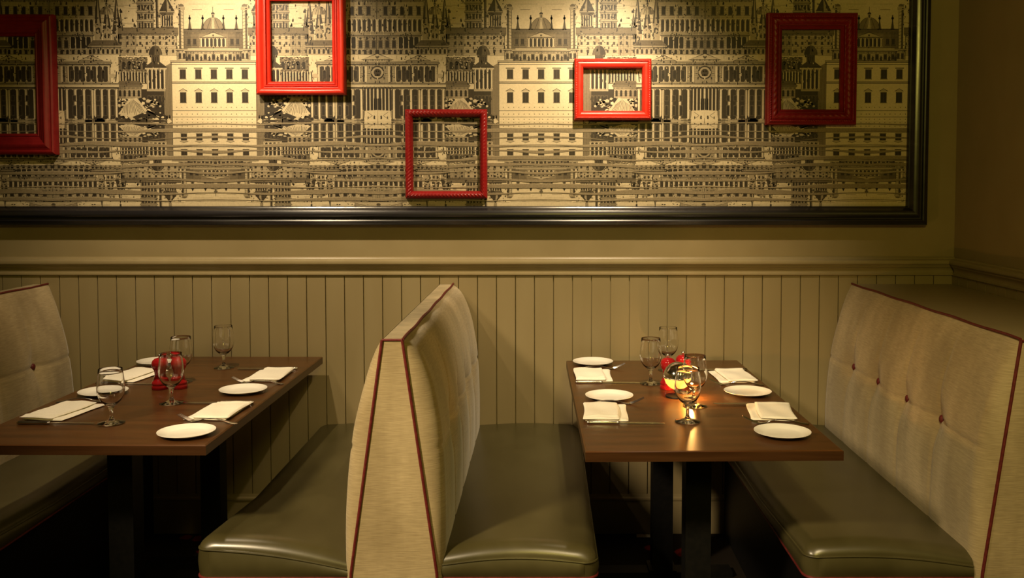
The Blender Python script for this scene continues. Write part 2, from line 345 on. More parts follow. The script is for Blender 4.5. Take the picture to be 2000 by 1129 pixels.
    # garden temple with cupola
    c.rect(92, 0, 150, 62, .28, 16); c.vhatch(93, 0, 150, 60, 3, .12, 17); c.cols(96, 128, 62, 100, 4, 24, .1); c.rect(91, 100, 133, 103, .85, 25); c.rect(91, 103, 133, 104.5, .1, 25); c.poly([(90, 104), (134, 104), (118, 116), (106, 116)], .35, 25)
    c.block(104, 112, 120, 128, .4, 26); c.wins((108, 112, 116), 115, 1.3, 9, 27, frame=False); c.dome(112, 128, 12, 17, 27, .45); c.rect(94, 58, 130, 62, .75, 25)
    c.wins([98+k*7 for k in range(5)], 36, 2, 13, 18, arched=True); c.wins([98+k*7 for k in range(7)], 14, 2, 13, 18, arched=True)
    # arcade and ruins
    c.rect(128, 72, 184, 124, .50, 14); c.cols(130, 182, 74, 96, 9, 15, .12); c.speckle(128, 96, 184, 128, 110, 17, rnd=rn, sz=(1, 3)); c.wins([134+k*10 for k in range(5)], 100, 3, 15, 17, arched=True, frame=False)
    c.block(140, 44, 186, 66, .72, 18); c.wins([146+k*9 for k in range(5)], 48, 2.2, 12, 20, arched=True, frame=False); c.poly([(136, 68), (190, 68), (182, 78), (146, 78)], .5, 20); c.hatch(142, 69, 186, 77, 2, .3, 21)
    c.rect(100, -1, 188, 38, .2, 22); c.speckle(98, 0, 188, 44, 150, 23, rnd=rn, sz=(2, 6))
    for k in range(16): c.line(104+k*3, 8+k*1.6+rn.uniform(-3, 3), 140+k*3, 26+k*1.1+rn.uniform(-5, 2), rn.uniform(1, 2.6), rn.choice((.9, .85, .1, .05)), 26)
    c.poly([(130, 20), (150, 46), (168, 40), (186, 14), (160, 8)], .88, 27)
    for k in range(14): c.line(134+k*3.4, 12+rn.uniform(0, 5), 146+k*2.2, 42-abs(k-5)*1.6, .8, .15, 28)
    # long loggia and church front about the second axis
    c.block(180, 128, 240, 142, .78, 19); c.wins([186+k*9 for k in range(6)], 130, 2.2, 9, 21, arched=True, frame=False); c.poly([(178, 146), (242, 146), (232, 156), (188, 156)], .5, 21); c.hatch(182, 147, 238, 155, 1.8, .3, 22)
    c.block(232, 128, 316, 164, .74, 16); c.cols(236, 276, 140, 162, 4, 18, .08, .2); c.wins([284, 297, 310], 142, 3, 13, 18, arched=True); c.wins([238+k*11 for k in range(8)], 129, 2.6, 9, 18, arched=True, frame=False)
    for x in (284, 297, 310): c.disc(x, 159, 2.4, .2, 20, n=10)
    c.block(186, 0, 316, 70, .80, 20); c.block(200, 70, 316, 112, .80, 20)
    c.pediment(212, 262, 116, 12, 24); c.pediment(284, 348, 118, 13, 24)
    for x0, x1, w0, w1 in ((190, 232, 4, 62), (236, 286, 4, 62)):
        c.cols(x0, x1, w0, w1, 3, 24, .22, .36)
        for x in (x0+7, x0+21, x0+35): c.wins((x,), 12, 2.4, 18, 27, arched=True); c.wins((x,), 40, 2.4, 9, 27)
    c.cols(288, 316, 20, 68, 4, 25, .18, .4); c.rect(309, 6, 316, 44, .1, 27)
    c.rect(184, 63, 316, 66, .3, 26); c.rect(184, 66, 316, 71, .86, 26); c.rect(184, 71, 316, 72.2, .15, 26); c.rect(198, 108, 316, 110, .25, 26)
    c.cols(204, 282, 76, 106, 7, 24, .25, .3); c.wins((214, 236, 258, 274), 82, 2.8, 16, 27, arched=True)
    c.disc(316, 94, 13, .15, 26); c.disc(316, 94, 10.5, .75, 27); c.disc(316, 94, 7, .35, 28); c.rect(292, 76, 296, 106, .9, 26); c.rect(288, 76, 291, 106, .2, 26)
    c.disc(196, 84, 8, .8, 23, 0, pi); c.line(190, 76, 188, 96, 2, .1, 24)
    for k in range(9): c.disc(290+k*3.2, 118, 1.1, .1, 26, n=6)
    # forecourt and quay
    c.poly([(290, 0), (316, 0), (316, 22), (292, 20)], .93, 30); c.line(296, 4, 306, 11, .7, .3, 31); c.line(306, 11, 296, 18, .7, .3, 31)
    for k in range(70):
        x = rn.uniform(84, 316); c.rect(x, rn.uniform(-1, 6), x+rn.uniform(4, 20), rn.uniform(1, 7), rn.choice((.3, .4, .6, .85)), 29) if k < 40 else c.statue(x, rn.uniform(2, 6), rn.uniform(4, 8), 31)
    for k in range(520):                     # engraver's flecks over the skyline
        x = rn.uniform(62, 316); w = rn.uniform(66, 235) if x > 100 else rn.uniform(125, 235); q = rn.random()
        if q < .5: c.rect(x, w, x+rn.uniform(1.2, 3.2), w+rn.uniform(.8, 2.6), rn.choice((.08, .12, .2, .3)), 28)
        elif q < .75: c.statue(x, w, rn.uniform(3.5, 7), 28)
        else: c.rect(x, w, x+rn.uniform(.8, 1.6), w+rn.uniform(2, 6), rn.choice((.9, .85, .2)), 28)
    return c
def build_mural():
    root = thing('mural_panel', 'long framed mural of an engraved black and cream city mirrored in water, above the wainscot', 'mural', (-.7, 0, 1.288))
    c = city(); px = 1/474; V = []; F = []; T = []
    X0, X1, Z0, Z1 = -2.9, 1.482, 1.354, 2.60; ZW = 1.712; PER = 1.335; AX = -.017; dl = 3.2e-5; yb = -.010
    def clip(p, ax, lim, keep_less):
        out = []; n = len(p)
        for i in range(n):
            a, b = p[i], p[(i+1) % n]; ia = (a[ax] <= lim) == keep_less; ib = (b[ax] <= lim) == keep_less
            if ia: out.append(a)
            if ia != ib:
                t = (lim-a[ax])/(b[ax]-a[ax]); out.append((a[0]+(b[0]-a[0])*t, a[1]+(b[1]-a[1])*t))
        return out
    def put(pts, t, lev):
        for ax, lim, k in ((0, X0, False), (0, X1, True), (1, Z0, False), (1, Z1, True)):
            pts = clip(pts, ax, lim, k)
            if len(pts) < 3: return
        n = len(V); V.extend((x+.7, yb-lev*dl, z-1.288) for x, z in pts); F.append(tuple(range(n, n+len(pts)))); T.append(t)
    put([(X0, Z0), (X1, Z0), (X1, Z1), (X0, Z1)], .93, 0)
    for k in range(-3, 3):
        ax = AX+k*PER
        if ax+PER/2 < X0-.7 or ax-PER/2 > X1+.7: continue
        for sg in (1, -1):
            for pts, t, l in c.p:
                pts = clip(clip(pts, 0, 0, False), 0, 316.5, True)
                if len(pts) < 3: continue
                up = clip(pts, 1, 0, False)
                if len(up) > 2:
                    q = [(ax+sg*u*px, ZW+w*px) for u, w in up]; put(q, t, 2+l)
                    dn = [(ax+sg*u*px, ZW-w*px*.66) for u, w in up]; put(dn, min(1, t*.92+.03), 2+l)
    # water: long wavy bands slicing the reflection
    rn = random.Random(3); N = 110
    for b in range(13):
        zc = ZW-.008-b*.0283-rn.uniform(0, .006); th = rn.uniform(.005, .0125) if b else .004; ph = rn.uniform(0, 6); am = rn.uniform(.002, .006)
        top = []; bot = []
        for i in range(N+1):
            x = X0+(X1-X0)*i/N; s = abs(((x-AX)/PER+.5) % 1-.5)*2
            z = zc+am*sin(s*7+ph)+.3*am*sin(s*19+ph*2); h = th*(.55+.45*sin(s*5+ph*1.7))
            top.append((x, z+h)); bot.append((x, z-h*.6))
        for i in range(N):
            put([bot[i], bot[i+1], top[i+1], top[i]], .66, 40)
            put([(bot[i][0], bot[i][1]-.0012), (bot[i+1][0], bot[i+1][1]-.0012), bot[i+1], bot[i]], .22, 41)
            if b % 2: put([(top[i][0], top[i][1]-.002), (top[i+1][0], top[i+1][1]-.002), (top[i+1][0], top[i+1][1]-.0005), (top[i][0], top[i][1]-.0005)], .8, 41)
    me = bpy.data.meshes.new('printed_panel'); me.from_pydata(V, [], F); me.update()
    at = me.attributes.new('tone', 'FLOAT', 'FACE'); at.data.foreach_set('value', T)
    for p in me.polygons:
        if p.normal.y > 0: p.flip()
    me.materials.append(M['print']); o = bpy.data.objects.new('printed_panel', me); COL.objects.link(o); o.parent = root
    G().box(X0+.7, yb+.0001, Z0-1.288, X1+.7, -.0005, Z1-1.288).out('backing_board', M['blackwood'], root, smooth=False)
    P = [(0, 0), (0, .040), (.003, .046), (.012, .048), (.0175, .051), (.0225, .0487), (.025, .041), (.031, .041), (.035, .050), (.040, .053), (.046, .053), (.060, .0465), (.066, .036), (.070, .028), (.074, .026), (.078, .016), (.078, 0)]
    moulding('moulding', P, -2.98, 1.557, 1.288, 2.68, M['blackwood'], root, (-.7, 0, 1.288), sides='BRTL', back=0.0005)
def moulding(name, P, x0, x1, z0, z1, m, parent, org, seg=2, mod=None, sides='BRTL', back=.0, smooth=True, angle=35):
    """a mitred moulding around a rectangle standing on the wall; P = (inset from the outer edge, height off the wall)"""
    g = G(); cx, cz = (x0+x1)/2, (z0+z1)/2; a, b = (x1-x0)/2, (z1-z0)/2
    for sd in sides:
        L_, H_ = (a, b) if sd in 'BT' else (b, a)
        rot = dict(B=0, R=1, T=2, L=3)[sd]; ns = seg if isinstance(seg, int) else max(2, int(2*L_/seg))
        v = []
        for i in range(ns+1):
            for o, h in P:
                s = -(L_-o)+2*(L_-o)*i/ns; hh = h+(mod(o, s) if mod and h > 0 else 0); q = (s, -(H_-o))
                for _ in range(rot): q = (-q[1], q[0])
                v.append((cx+q[0]-org[0], -back-hh-org[1], cz+q[1]-org[2]))
        k = len(P)
        g.add(v, [(i*k+j, (i+1)*k+j, (i+1)*k+j+1, i*k+j+1) for i in range(ns) for j in range(k-1)]+[(i*k+k-1, (i+1)*k+k-1, (i+1)*k, i*k) for i in range(ns)])
    return g.out(name, m, parent, smooth=smooth, angle=angle)
build_mural()

# ------------------------------------------------------------------ the red picture frames on the mural
def red_frame(name, label, x0, x1, z0, z1, P, m, seg=2, mod=None, inner=None):
    o = (x0+x1)/2, -.0125, z0
    root = thing(name, label, 'picture frame', o, 0, 'empty red picture frames on the mural')
    moulding('moulding', P, x0, x1, z0, z1, m, root, o, seg, mod, back=.0125, angle=50)
    if inner:
        w, Pi = inner; moulding('inner_lip', Pi, x0+w, x1-w, z0+w, z1-w, m, root, o, back=.0125)
    return root
red_frame('picture_frame', 'wide stepped dark red frame cut off by the left picture edge', -2.48, -1.988, 1.576, 2.140,
    [(0, 0), (0, .030), (.004, .036), (.012, .038), (.016, .033), (.022, .033), (.028, .040), (.040, .042), (.046, .036), (.052, .035), (.058, .028), (.064, .027), (.070, .020), (.072, .020), (.072, 0)], M['maroon'], inner=(.0722, [(0, 0), (0, .017), (.004, .020), (.009, .016), (.013, .012), (.013, 0)]))
red_frame('picture_frame', 'plain smooth bright red frame reaching above the picture top, left of centre', -1.168, -.810, 1.818, 2.250,
    [(0, 0), (0, .034), (.003, .040), (.010, .043), (.020, .040), (.026, .030), (.030, .029), (.033, .033), (.038, .033), (.040, .027), (.040, 0)], M['red'], inner=(.0402, [(0, 0), (0, .022), (.003, .026), (.008, .024), (.013, .018), (.013, 0)]))
def rope(o, s): q = (s*430+o*420); return .0011*sin(q)*(1 if .004 < o < .028 else 0)
red_frame('picture_frame', 'narrow rope-textured crimson frame hanging lowest, above the double booth bench', -.571, -.237, 1.397, 1.760,
    [(0, 0), (0, .016), (.003, .023), (.007, .028), (.012, .031), (.017, .031), (.022, .028), (.027, .022), (.030, .016), (.031, 0)], M['crimson'], seg=.0016, mod=rope)
def bead(o, s): return .0022*abs(sin(s*330)) if .004 < o < .012 else 0
red_frame('picture_frame', 'small landscape bright red frame with beaded edge in the lamp glow', .118, .429, 1.716, 1.962,
    [(0, 0), (0, .034), (.002, .038), (.004, .040), (.006, .0415), (.008, .042), (.010, .0415), (.012, .040), (.014, .038), (.020, .040), (.028, .038), (.033, .034), (.036, .030), (.036, 0)], M['red'], seg=.0022, mod=bead)
def braid(o, s):
    if .010 < o < .020: return .0028*abs(sin(s*330+o*300))
    if .022 < o < .046: return .0011*sin(s*260+o*340)
    return 0
red_frame('picture_frame', 'deep crimson frame with braided bead moulding, nearest the right end of the mural', .896, 1.261, 1.696, 2.146,
    [(0, 0), (0, .030), (.003, .036), (.009, .037), (.011, .038), (.013, .040), (.015, .041), (.017, .040), (.019, .038), (.021, .036), (.025, .040), (.030, .042), (.036, .042), (.041, .039), (.045, .034), (.048, .030), (.050, .030), (.050, 0)], M['maroon'], seg=.002, mod=braid, inner=(.0502, [(0, 0), (0, .024), (.004, .026), (.010, .020), (.013, .016), (.013, 0)]))

# ------------------------------------------------------------------ booth benches
YF, YB = -1.40, -.0135
BTN = (-1.08, -.81, -.54, -.27)
OFF = [(1.043, 0), (1.034, .010), (1.01, .024), (.97, .040), (.91, .058), (.85, .074), (.79, .087), (.70, .099), (.645, .104), (.56, .109), (.48, .110), (.38, .108)]
def poff(z): return (1.043-max(z, .40))*.140
OFF_FULL = [(1.043, 0), (1.034, .017), (1.01, .040), (.97, .060), (.91, .079), (.85, .091), (.79, .100), (.70, .106), (.645, .108), (.56, .110), (.48, .110), (.38, .108)]
def cushion(name, parent, org, xt, sg, OFF=OFF):
    """upholstered face: xt = x of its top edge, sg = direction it faces"""
    nu, nv = 190, 90; z1, z0 = 1.043, .385
    def outer(u, v):
        y = YF+.002+(YB-YF-.002)*(.35*u**3+.65*u*(.25+.75*u))/1.0; z = z1+(z0-z1)*(v**1.25 if v < 1 else 1)
        full = smooth_tab(OFF, z); p = poff(z)-.0005; d = min(1, (y-YF-.002)/.045); e = sqrt(max(0, 1-(1-d)**2)); d2 = min(1, (YB-y)/.03); e *= .55+.45*sqrt(max(0, 1-(1-d2)**2))
        off = p+(max(full, p+.002)-p)*e
        tuft = 0
        for k, b in enumerate(BTN):
            q = ((y-b)/.055)**2+((z-.75)/.06)**2; tuft += .019*math.exp(-q)
            fade = 1/(1+math.exp(-(1.0-z)*60)); tuft += .0055*math.exp(-((y-b-.010*sin(z*9+k))/.010)**2)*fade*math.exp(-max(0, abs(z-.75)-.10)*4)
        tuft += .0055*math.exp(-((z-.75-.004*sin(y*11))/.0055)**2)
        tuft -= .005*sin((y-BTN[0])/(BTN[1]-BTN[0])*pi)**2*math.exp(-((z-.64)/.13)**2)
        off -= tuft*min(1, d)*(1 if full > .03 else full/.03)
        return (xt+sg*max(off, p+.001)-org[0], y-org[1], z-org[2])
    g = G(); g.grid(outer, nu, nv)
    g.grid(lambda u, v: (xt+sg*(poff(z1+(z0-z1)*v)+.0002)-org[0], YF+.002+(YB-YF-.002)*u-org[1], z1+(z0-z1)*v-org[2]), 4, 8)
    o = g.out(name, M['fabric'], parent, angle=None)
    return o
def buttons(parent, org, xt, sg, OFF=OFF):
    for b in BTN:
        x = xt+sg*(smooth_tab(OFF, .75)-.0265)
        g = G(); g.lathe([(0, .011), (.007, .0105), (.0115, .008), (.0135, .004), (.0135, 0), (0, 0)], 20)
        v = [(x-org[0]+sg*z, b-org[1]+y, .75-org[2]+xx) for xx, y, z in g.v]
        o = mesh('button', v, g.f, M['button'], parent); o['label'] = 'dark red covered button'
def piping(parent, pts, org, r=.0042):
    o = G().tube([(x-org[0], y-org[1], z-org[2]) for x, y, z in pts], r, 8).out('piping', M['piping'], parent); o['label'] = 'dark red piping'; return o
def seat(parent, org, xi, xo, fz):
    """leather seat cushion from its inner edge xi (under the backrest) to its outer edge xo"""
    sg = 1 if xo > xi else -1; yf, yb = -1.385, -.014; r = .035; w = abs(xo-xi)
    def edge(y):                            # outer edge in plan, rounded at the front corner
        d = min(r, y-yf); return w-r+sqrt(max(0, r*r-(r-d)**2))
    def weltz(u, y): d = min(1, (y-yf)/.5); return fz(u)*(1-d)+.424*d
    def ytab(v):
        return yf+(yb-yf)*(v**1.7)
    def top(u, v):
        y = ytab(v); x = edge(y)*u; z = weltz(u, y); do = max(0, edge(y)-x); df = y-yf
        a = min(1, do/.045); b = min(1, df/.055); crown = sqrt(max(0, 1-(1-a)**2)); cf = sqrt(max(0, 1-(1-b)**2))
        z += .032*min(crown, 1)*cf+.009*sin(pi*min(1, u))*cf
        return (xi+sg*x-org[0], y-org[1], z-org[2])
    def U(u): return 1-(1-u)**1.6
    g = G(); g.grid(lambda u, v: top(U(u), v), 40, 60)
    def side(v, t, front):                  # fascia under the welt
        if front: u = U(v); y = yf; x = edge(yf)*u
        else: u = 1; y = ytab(v); x = edge(y)
        z = weltz(u, y); bul = .006*sin(pi*t)*min(1, 8*((1-v) if front else v))
        return (xi+sg*(x+(0 if front else bul))-org[0], y-(bul if front else 0)-org[1], z+(.392-z)*t-org[2])
    g.grid(lambda u, t: side(u, t, True), 40, 8); g.grid(lambda u, t: side(u, t, False), 60, 8)
    g.grid(lambda u, v: (xi+sg*edge(ytab(v))*U(u)-org[0], ytab(v)-org[1], .392-org[2]), 40, 60)
    s = g.out('seat', M['leather'], parent, angle=50)
    pts = [Vector(top(U(i/40), 0)) for i in range(41)]+[Vector(top(1, j/60)) for j in range(1, 61)]
    G().tube(pts, .0036, 8).out('welt', M['leather'], s)
    low = [Vector((p.x, p.y-.002, .392-org[2])) for p in pts]
    o = G().tube(low, .004, 8).out('piping', M['piping'], s); o['label'] = 'dark red piping'
    x0, x1 = sorted((xi-org[0], xi+sg*(w-.04)-org[0]))
    G().box(x0, -1.35-org[1], -org[2], x1, -.019-org[1], .391-org[2]).out('base', M['iron'], parent, smooth=False)
def fsin(a, b, c): return lambda u: a+b*u+c*sin(pi*u)
# double bench between the tables
org = (-.407, -.7, 0)
bt = thing('booth_bench', 'double-sided tufted booth bench standing between the two tables', 'bench', org, 0, 'upholstered booth benches')
xl, xr = -.434, -.380
G().prism([(xl-.14-org[0], 0), (xr+.14-org[0], 0), (xr+poff(.4)-org[0], .40), (xr-org[0], 1.043), (xl-org[0], 1.043), (xl-poff(.4)-org[0], .40)], YF-org[1], YB-org[1]).out('end_panel', M['fabric'], bt, angle=20)
for xt, sg in ((xl, -1), (xr, 1)):
    cushion('backrest', bt, org, xt, sg, OFF_FULL if sg > 0 else OFF); buttons(bt, org, xt, sg, OFF_FULL if sg > 0 else OFF)
    piping(bt, [(xt+sg*poff(z), YF-.001, z) for z in [.30+k*(1.043-.30)/20 for k in range(21)]], org)
piping(bt, [(xr+.001, YF+(YB-YF)*k/20, 1.0445+.002*sin(k*1.3)) for k in range(21)], org)
piping(bt, [(xl+(xr-xl)*k/6, YF-.001, 1.044) for k in range(7)], org, .0032)
seat(bt, org, -.520, -.945, fsin(.412, .058, .010)); seat(bt, org, -.284, .142, fsin(.428, .006, .016))
# right bench against the side wall
org = (1.45, -.7, 0)
br = thing('booth_bench', 'single tufted booth bench on the right, backed by the side wall', 'bench', org, 0, 'upholstered booth benches')
xt = 1.264
G().prism([(xt-.14-org[0], 0), (xt-poff(.4)-org[0], .40), (xt-org[0], 1.036), (1.672-org[0], 1.036), (1.672-org[0], 0)], YF-org[1], YB-org[1]).out('end_panel', M['fabric'], br, angle=20)
G().box(xt+.002-org[0], YF+.004-org[1], 1.0362, 1.672-org[0], YB-org[1], 1.044).out('ledge', M['paint'], br, smooth=False)['label'] = 'olive painted ledge'
cushion('backrest', br, org, xt, -1); buttons(br, org, xt, -1)
piping(br, [(xt-poff(z), YF-.001, z) for z in [.30+k*(1.043-.30)/20 for k in range(21)]], org, .0046)
piping(br, [(xt-.001, YF+(YB-YF)*k/20, 1.0455+.0015*sin(k*1.3)) for k in range(21)], org)
piping(br, [(xt+(1.672-xt)*k/6, YF-.001, 1.041) for k in range(7)], org, .0032)
seat(br, org, 1.158, .705, fsin(.424, .026, .012))
# left bench
org = (-2.2, -.7, 0)
bl = thing('booth_bench', 'single tufted booth bench at the left picture edge, half in shadow', 'bench', org, 0, 'upholstered booth benches')
xt = -2.050
G().prism([(xt+.14-org[0], 0), (xt+poff(.4)-org[0], .40), (xt-org[0], 1.043), (xt-.06-org[0], 1.043), (xt-.20-org[0], 0)], YF-org[1], YB-org[1]).out('end_panel', M['fabric'], bl, angle=20)
cushion('backrest', bl, org, xt, 1); buttons(bl, org, xt, 1)
piping(bl, [(xt+.001, YF+(YB-YF)*k/20, 1.0445+.0015*sin(k*1.3)) for k in range(21)], org)
piping(bl, [(xt+poff(z), YF-.001, z) for z in [.30+k*(1.043-.30)/20 for k in range(21)]], org)
seat(bl, org, -1.955, -1.59, fsin(.424, .02, .012))

# ------------------------------------------------------------------ tables
def table(label, cx, cy, w, d, rz):
    t = thing('dining_table', label, 'table', (cx, cy, 0), rz, 'dining tables')
    g = G(); e = .004; zt = .75; zb = .722
    x, y = w/2, d/2
    g.add([(-x+e, -y+e, zt), (x-e, -y+e, zt), (x-e, y-e, zt), (-x+e, y-e, zt), (-x, -y, zt-.0025), (x, -y, zt-.0025), (x, y, zt-.0025), (-x, y, zt-.0025)],
          [(0, 1, 2, 3), (0, 4, 5, 1), (1, 5, 6, 2), (2, 6, 7, 3), (3, 7, 4, 0), (7, 6, 5, 4)])
    g.out('tabletop', M['wood'], t, angle=20)
    g = G(); g.box(-x, -y, zb, x, y, zt-.0027); g.out('edge_band', M['edge'], t, smooth=False)
    for yy in (d*.27, -d*.29):
        c = G(); c.box(-.037, yy-.037, .03, .037, yy+.037, .705); c.box(-.12, yy-.16, .705, .12, yy+.16, .7215); o = c.out('pedestal', M['iron'], t, smooth=False)
        f = G(); f.box(-.26, yy-.035, 0, .26, yy+.035, .022); f.box(-.05, yy-.05, .022, .05, yy+.05, .034); f.out('foot', M['iron'], o, smooth=False)
    return t
table('dark wood booth table without a lamp, on the left', -1.262, -.705, .692, 1.31, R(-.4))
table('dark wood booth table with the glowing globe lamp, on the right', .439, -.775, .688, 1.285, R(1.0))

# ------------------------------------------------------------------ tableware
ZT = .7502
def plate_mesh():
    P = [(0, .0035), (.050, .0035), (.056, .0055), (.070, .0105), (.0775, .0128), (.079, .0132), (.0792, .0122), (.078, .0112), (.070, .0085), (.055, .0025), (.046, .0), (.043, 0), (.042, .0018), (0, .0018)]
    return G().lathe(P, 64)
PL = [((.669, -1.258), 'white bread plate at the front right corner of the lamp table'), ((.681, -.742), 'white bread plate at the back right of the lamp table, beside a napkin'),
      ((.211, -.804), 'white bread plate on the left of the lamp table, nearest the lamp'), ((.187, -.210), 'white bread plate at the back left corner of the lamp table'),
      ((-1.013, -1.256), 'white bread plate at the front right corner of the left table'), ((-1.027, -.710), 'white bread plate midway along the right edge of the left table'),
      ((-1.488, -.742), 'white bread plate seen through the front left goblet'), ((-1.525, -.200), 'white bread plate at the back left corner of the left table, half behind red mills')]
p0 = tag(plate_mesh().out('bread_plate', M['porcelain'], angle=30), PL[0][1], 'plate', 'white bread plates'); p0.location = (*PL[0][0], ZT)
for (xy, lb) in PL[1:]: dup(p0, (*xy, ZT), 0, lb)
def goblet_mesh():
    out = [(0, 0), (.034, 0), (.0375, .0008), (.0378, .0018), (.034, .003), (.022, .0055), (.010, .010), (.0058, .017), (.0048, .026), (.0050, .036), (.0065, .043), (.0075, .047), (.010, .0515), (.019, .0585), (.028, .0675), (.0345, .079), (.0382, .092), (.0392, .104), (.0385, .118), (.0368, .134), (.0350, .149), (.0338, .1618)]
    inn = [(.0333, .1630), (.0327, .1618), (.0339, .149), (.0357, .134), (.0374, .118), (.0381, .104), (.0370, .092), (.0332, .080), (.0265, .0695), (.017, .0615), (.008, .0575), (0, .0565)]
    return G().lathe(out+inn, 64)
GB = [((.424, -1.108), 'clear stemmed goblet nearest the front edge of the lamp table'), ((.476, -.912), 'clear stemmed goblet just behind the front one, right of the globe lamp'),
      ((.373, -.577), 'clear stemmed goblet left of the red mills on the lamp table'), ((.466, -.330), 'clear stemmed goblet at the back of the lamp table, above the red mills'),
      ((-1.284, -1.127), 'clear stemmed goblet at the front left of the left table, over a plate'), ((-1.206, -.873), 'clear stemmed goblet in front of the red mills on the left table'),
      ((-1.235, -.290), 'clear stemmed goblet standing alone at the back of the left table'), ((-1.300, -.545), 'clear stemmed goblet rising behind the red mills on the left table')]
g0 = tag(goblet_mesh().out('water_goblet', M['glass'], angle=60), GB[0][1], 'glass', 'clear water goblets'); g0.location = (*GB[0][0], ZT)
for (xy, lb) in GB[1:]: dup(g0, (*xy, ZT), 0, lb)
# napkins: a folded lower layer and a shorter upper fold; local +x points to the middle of the table
def napkin_mesh(seed):
    rn = random.Random(seed); g = G()
    def slab(x0, x1, y0, y1, z0, th, sk):
        ph = rn.uniform(0, 6)
        def top(u, v):
            a = min(1, min(u, 1-u)*(x1-x0)/.007); b = min(1, min(v, 1-v)*(y1-y0)/.007); e = sqrt(max(0, 1-(1-min(a, b))**2))
            x = x0+(x1-x0)*u; y = y0+(y1-y0)*v; x += .0025*sin(v*5+ph)+sk*(v-.5); y += .002*sin(u*6+ph)
            wv = .0012*sin(x*70+y*25+ph)+.0009*sin(y*55+ph*2)+.0035*math.exp(-((v-.10-.05*u)/.035)**2)*(1 if z0 > .003 else 0)
            return (x, y, z0+th*.5+(th*.5+wv)*e)
        g.grid(top, 26, 40)
        def bot(u, v):
            x, y, z = top(u, v); return (x, y, z0+th*.5-(th*.5)*(1 if min(u, 1-u, v, 1-v) > .001 else 0))
        g.grid(bot, 26, 40)
    slab(-.054, .074, -.104, .100, 0, .0065, .010); slab(-.060, .048, -.107, .103, .0062, .0075, .004)
    return g
NK = [((.178, -1.012), R(-1), 'folded cream napkin at the front left of the lamp table, brightest lit'), ((.168, -.450), R(1), 'folded cream napkin at the back left of the lamp table'),
      ((.702, -1.010), R(174), 'folded cream napkin behind the front right plate of the lamp table'), ((.690, -.470), R(184), 'folded cream napkin at the back right of the lamp table'),
      ((-1.495, -.998), R(-9), 'folded cream napkin at the front left of the left table'), ((-1.516, -.452), R(-10), 'folded cream napkin at the back left of the left table, right above the goblet rim'),
      ((-1.002, -1.000), R(178), 'folded cream napkin at the front right of the left table'), ((-1.008, -.450), R(180), 'folded cream napkin at the back right of the left table')]
na = napkin_mesh(1).out('folded_napkin', M['linen'], angle=60); nb = napkin_mesh(4).out('folded_napkin', M['linen'], angle=60)
for o, k in ((na, 0), (nb, 1)):
    tag(o, NK[k][2], 'napkin', 'folded napkins'); o.location = (*NK[k][0], ZT); o.rotation_euler.z = NK[k][1]
for k, (xy, rz, lb) in enumerate(NK[2:]): dup((na, nb)[k % 2], (*xy, ZT), rz, lb)
# knives: handle end at the origin, blade along +x
def make_knife(label, loc, rz):
    t = thing('table_knife', label, 'knife', loc, rz, 'table knives')
    n = 20; g = G()
    def h(u, v): a = 2*pi*v; x = .098*u; k = (.55+.45*sqrt(max(0, 1-(1-min(1, u/.06))**2)))*(1 if u < .95 else 1-(u-.95)*6); return (x, cos(a)*.0068*k*(.85+.15*cos(u*5)), .0050+sin(a)*.0048*k)
    g.grid(h, n, 16); g.f.append(tuple(range(16))); g.f.append(tuple(n*17+i for i in range(16)))
    g.out('handle', M['steel'], t)
    g = G(); m = 26; v = []; f = []
    for i in range(m+1):
        u = i/m; x = .095+.135*u; w0 = -.0045; w1 = .0045+.0055*min(1, u*5)*(1 if u < .75 else sqrt(max(0, 1-((u-.75)/.25)**2)))-.0045*(u > .98)
        th = .0011*(1-u*.5)
        v += [(x, w0, .0045-th), (x, w0, .0045+th), (x, w1, .0045+th*.3), (x, w1, .0045-th*.3)]
    for i in range(m): f += [(i*4+j, i*4+(j+1) % 4, i*4+4+(j+1) % 4, i*4+4+j) for j in range(4)]
    f += [(0, 1, 2, 3), (m*4+3, m*4+2, m*4+1, m*4)]
    g.add(v, f).out('blade', M['steel'], t, angle=30); return t
KN = [((.122, -1.132), R(-3), 'steel knife in front of the brightest napkin, front left of the lamp table'), ((.106, -.566), R(-3), 'steel knife in front of the back left napkin of the lamp table'),
      ((.768, -.893), R(180), 'steel knife behind the front right napkin of the lamp table'), ((.765, -.340), R(180), 'steel knife behind the back right napkin of the lamp table'),
      ((-1.556, -1.140), R(-1), 'steel knife nearest the front edge of the left table'), ((-1.585, -.590), R(-3), 'steel knife in front of the back left napkin of the left table'),
      ((-.938, -.880), R(180), 'steel knife behind the front right napkin of the left table'), ((-.945, -.318), R(180), 'steel knife behind the back right napkin of the left table')]
k0 = make_knife(KN[0][2], (*KN[0][0], ZT), KN[0][1])
for xy, rz, lb in KN[1:]: dup(k0, (*xy, ZT), rz, lb)
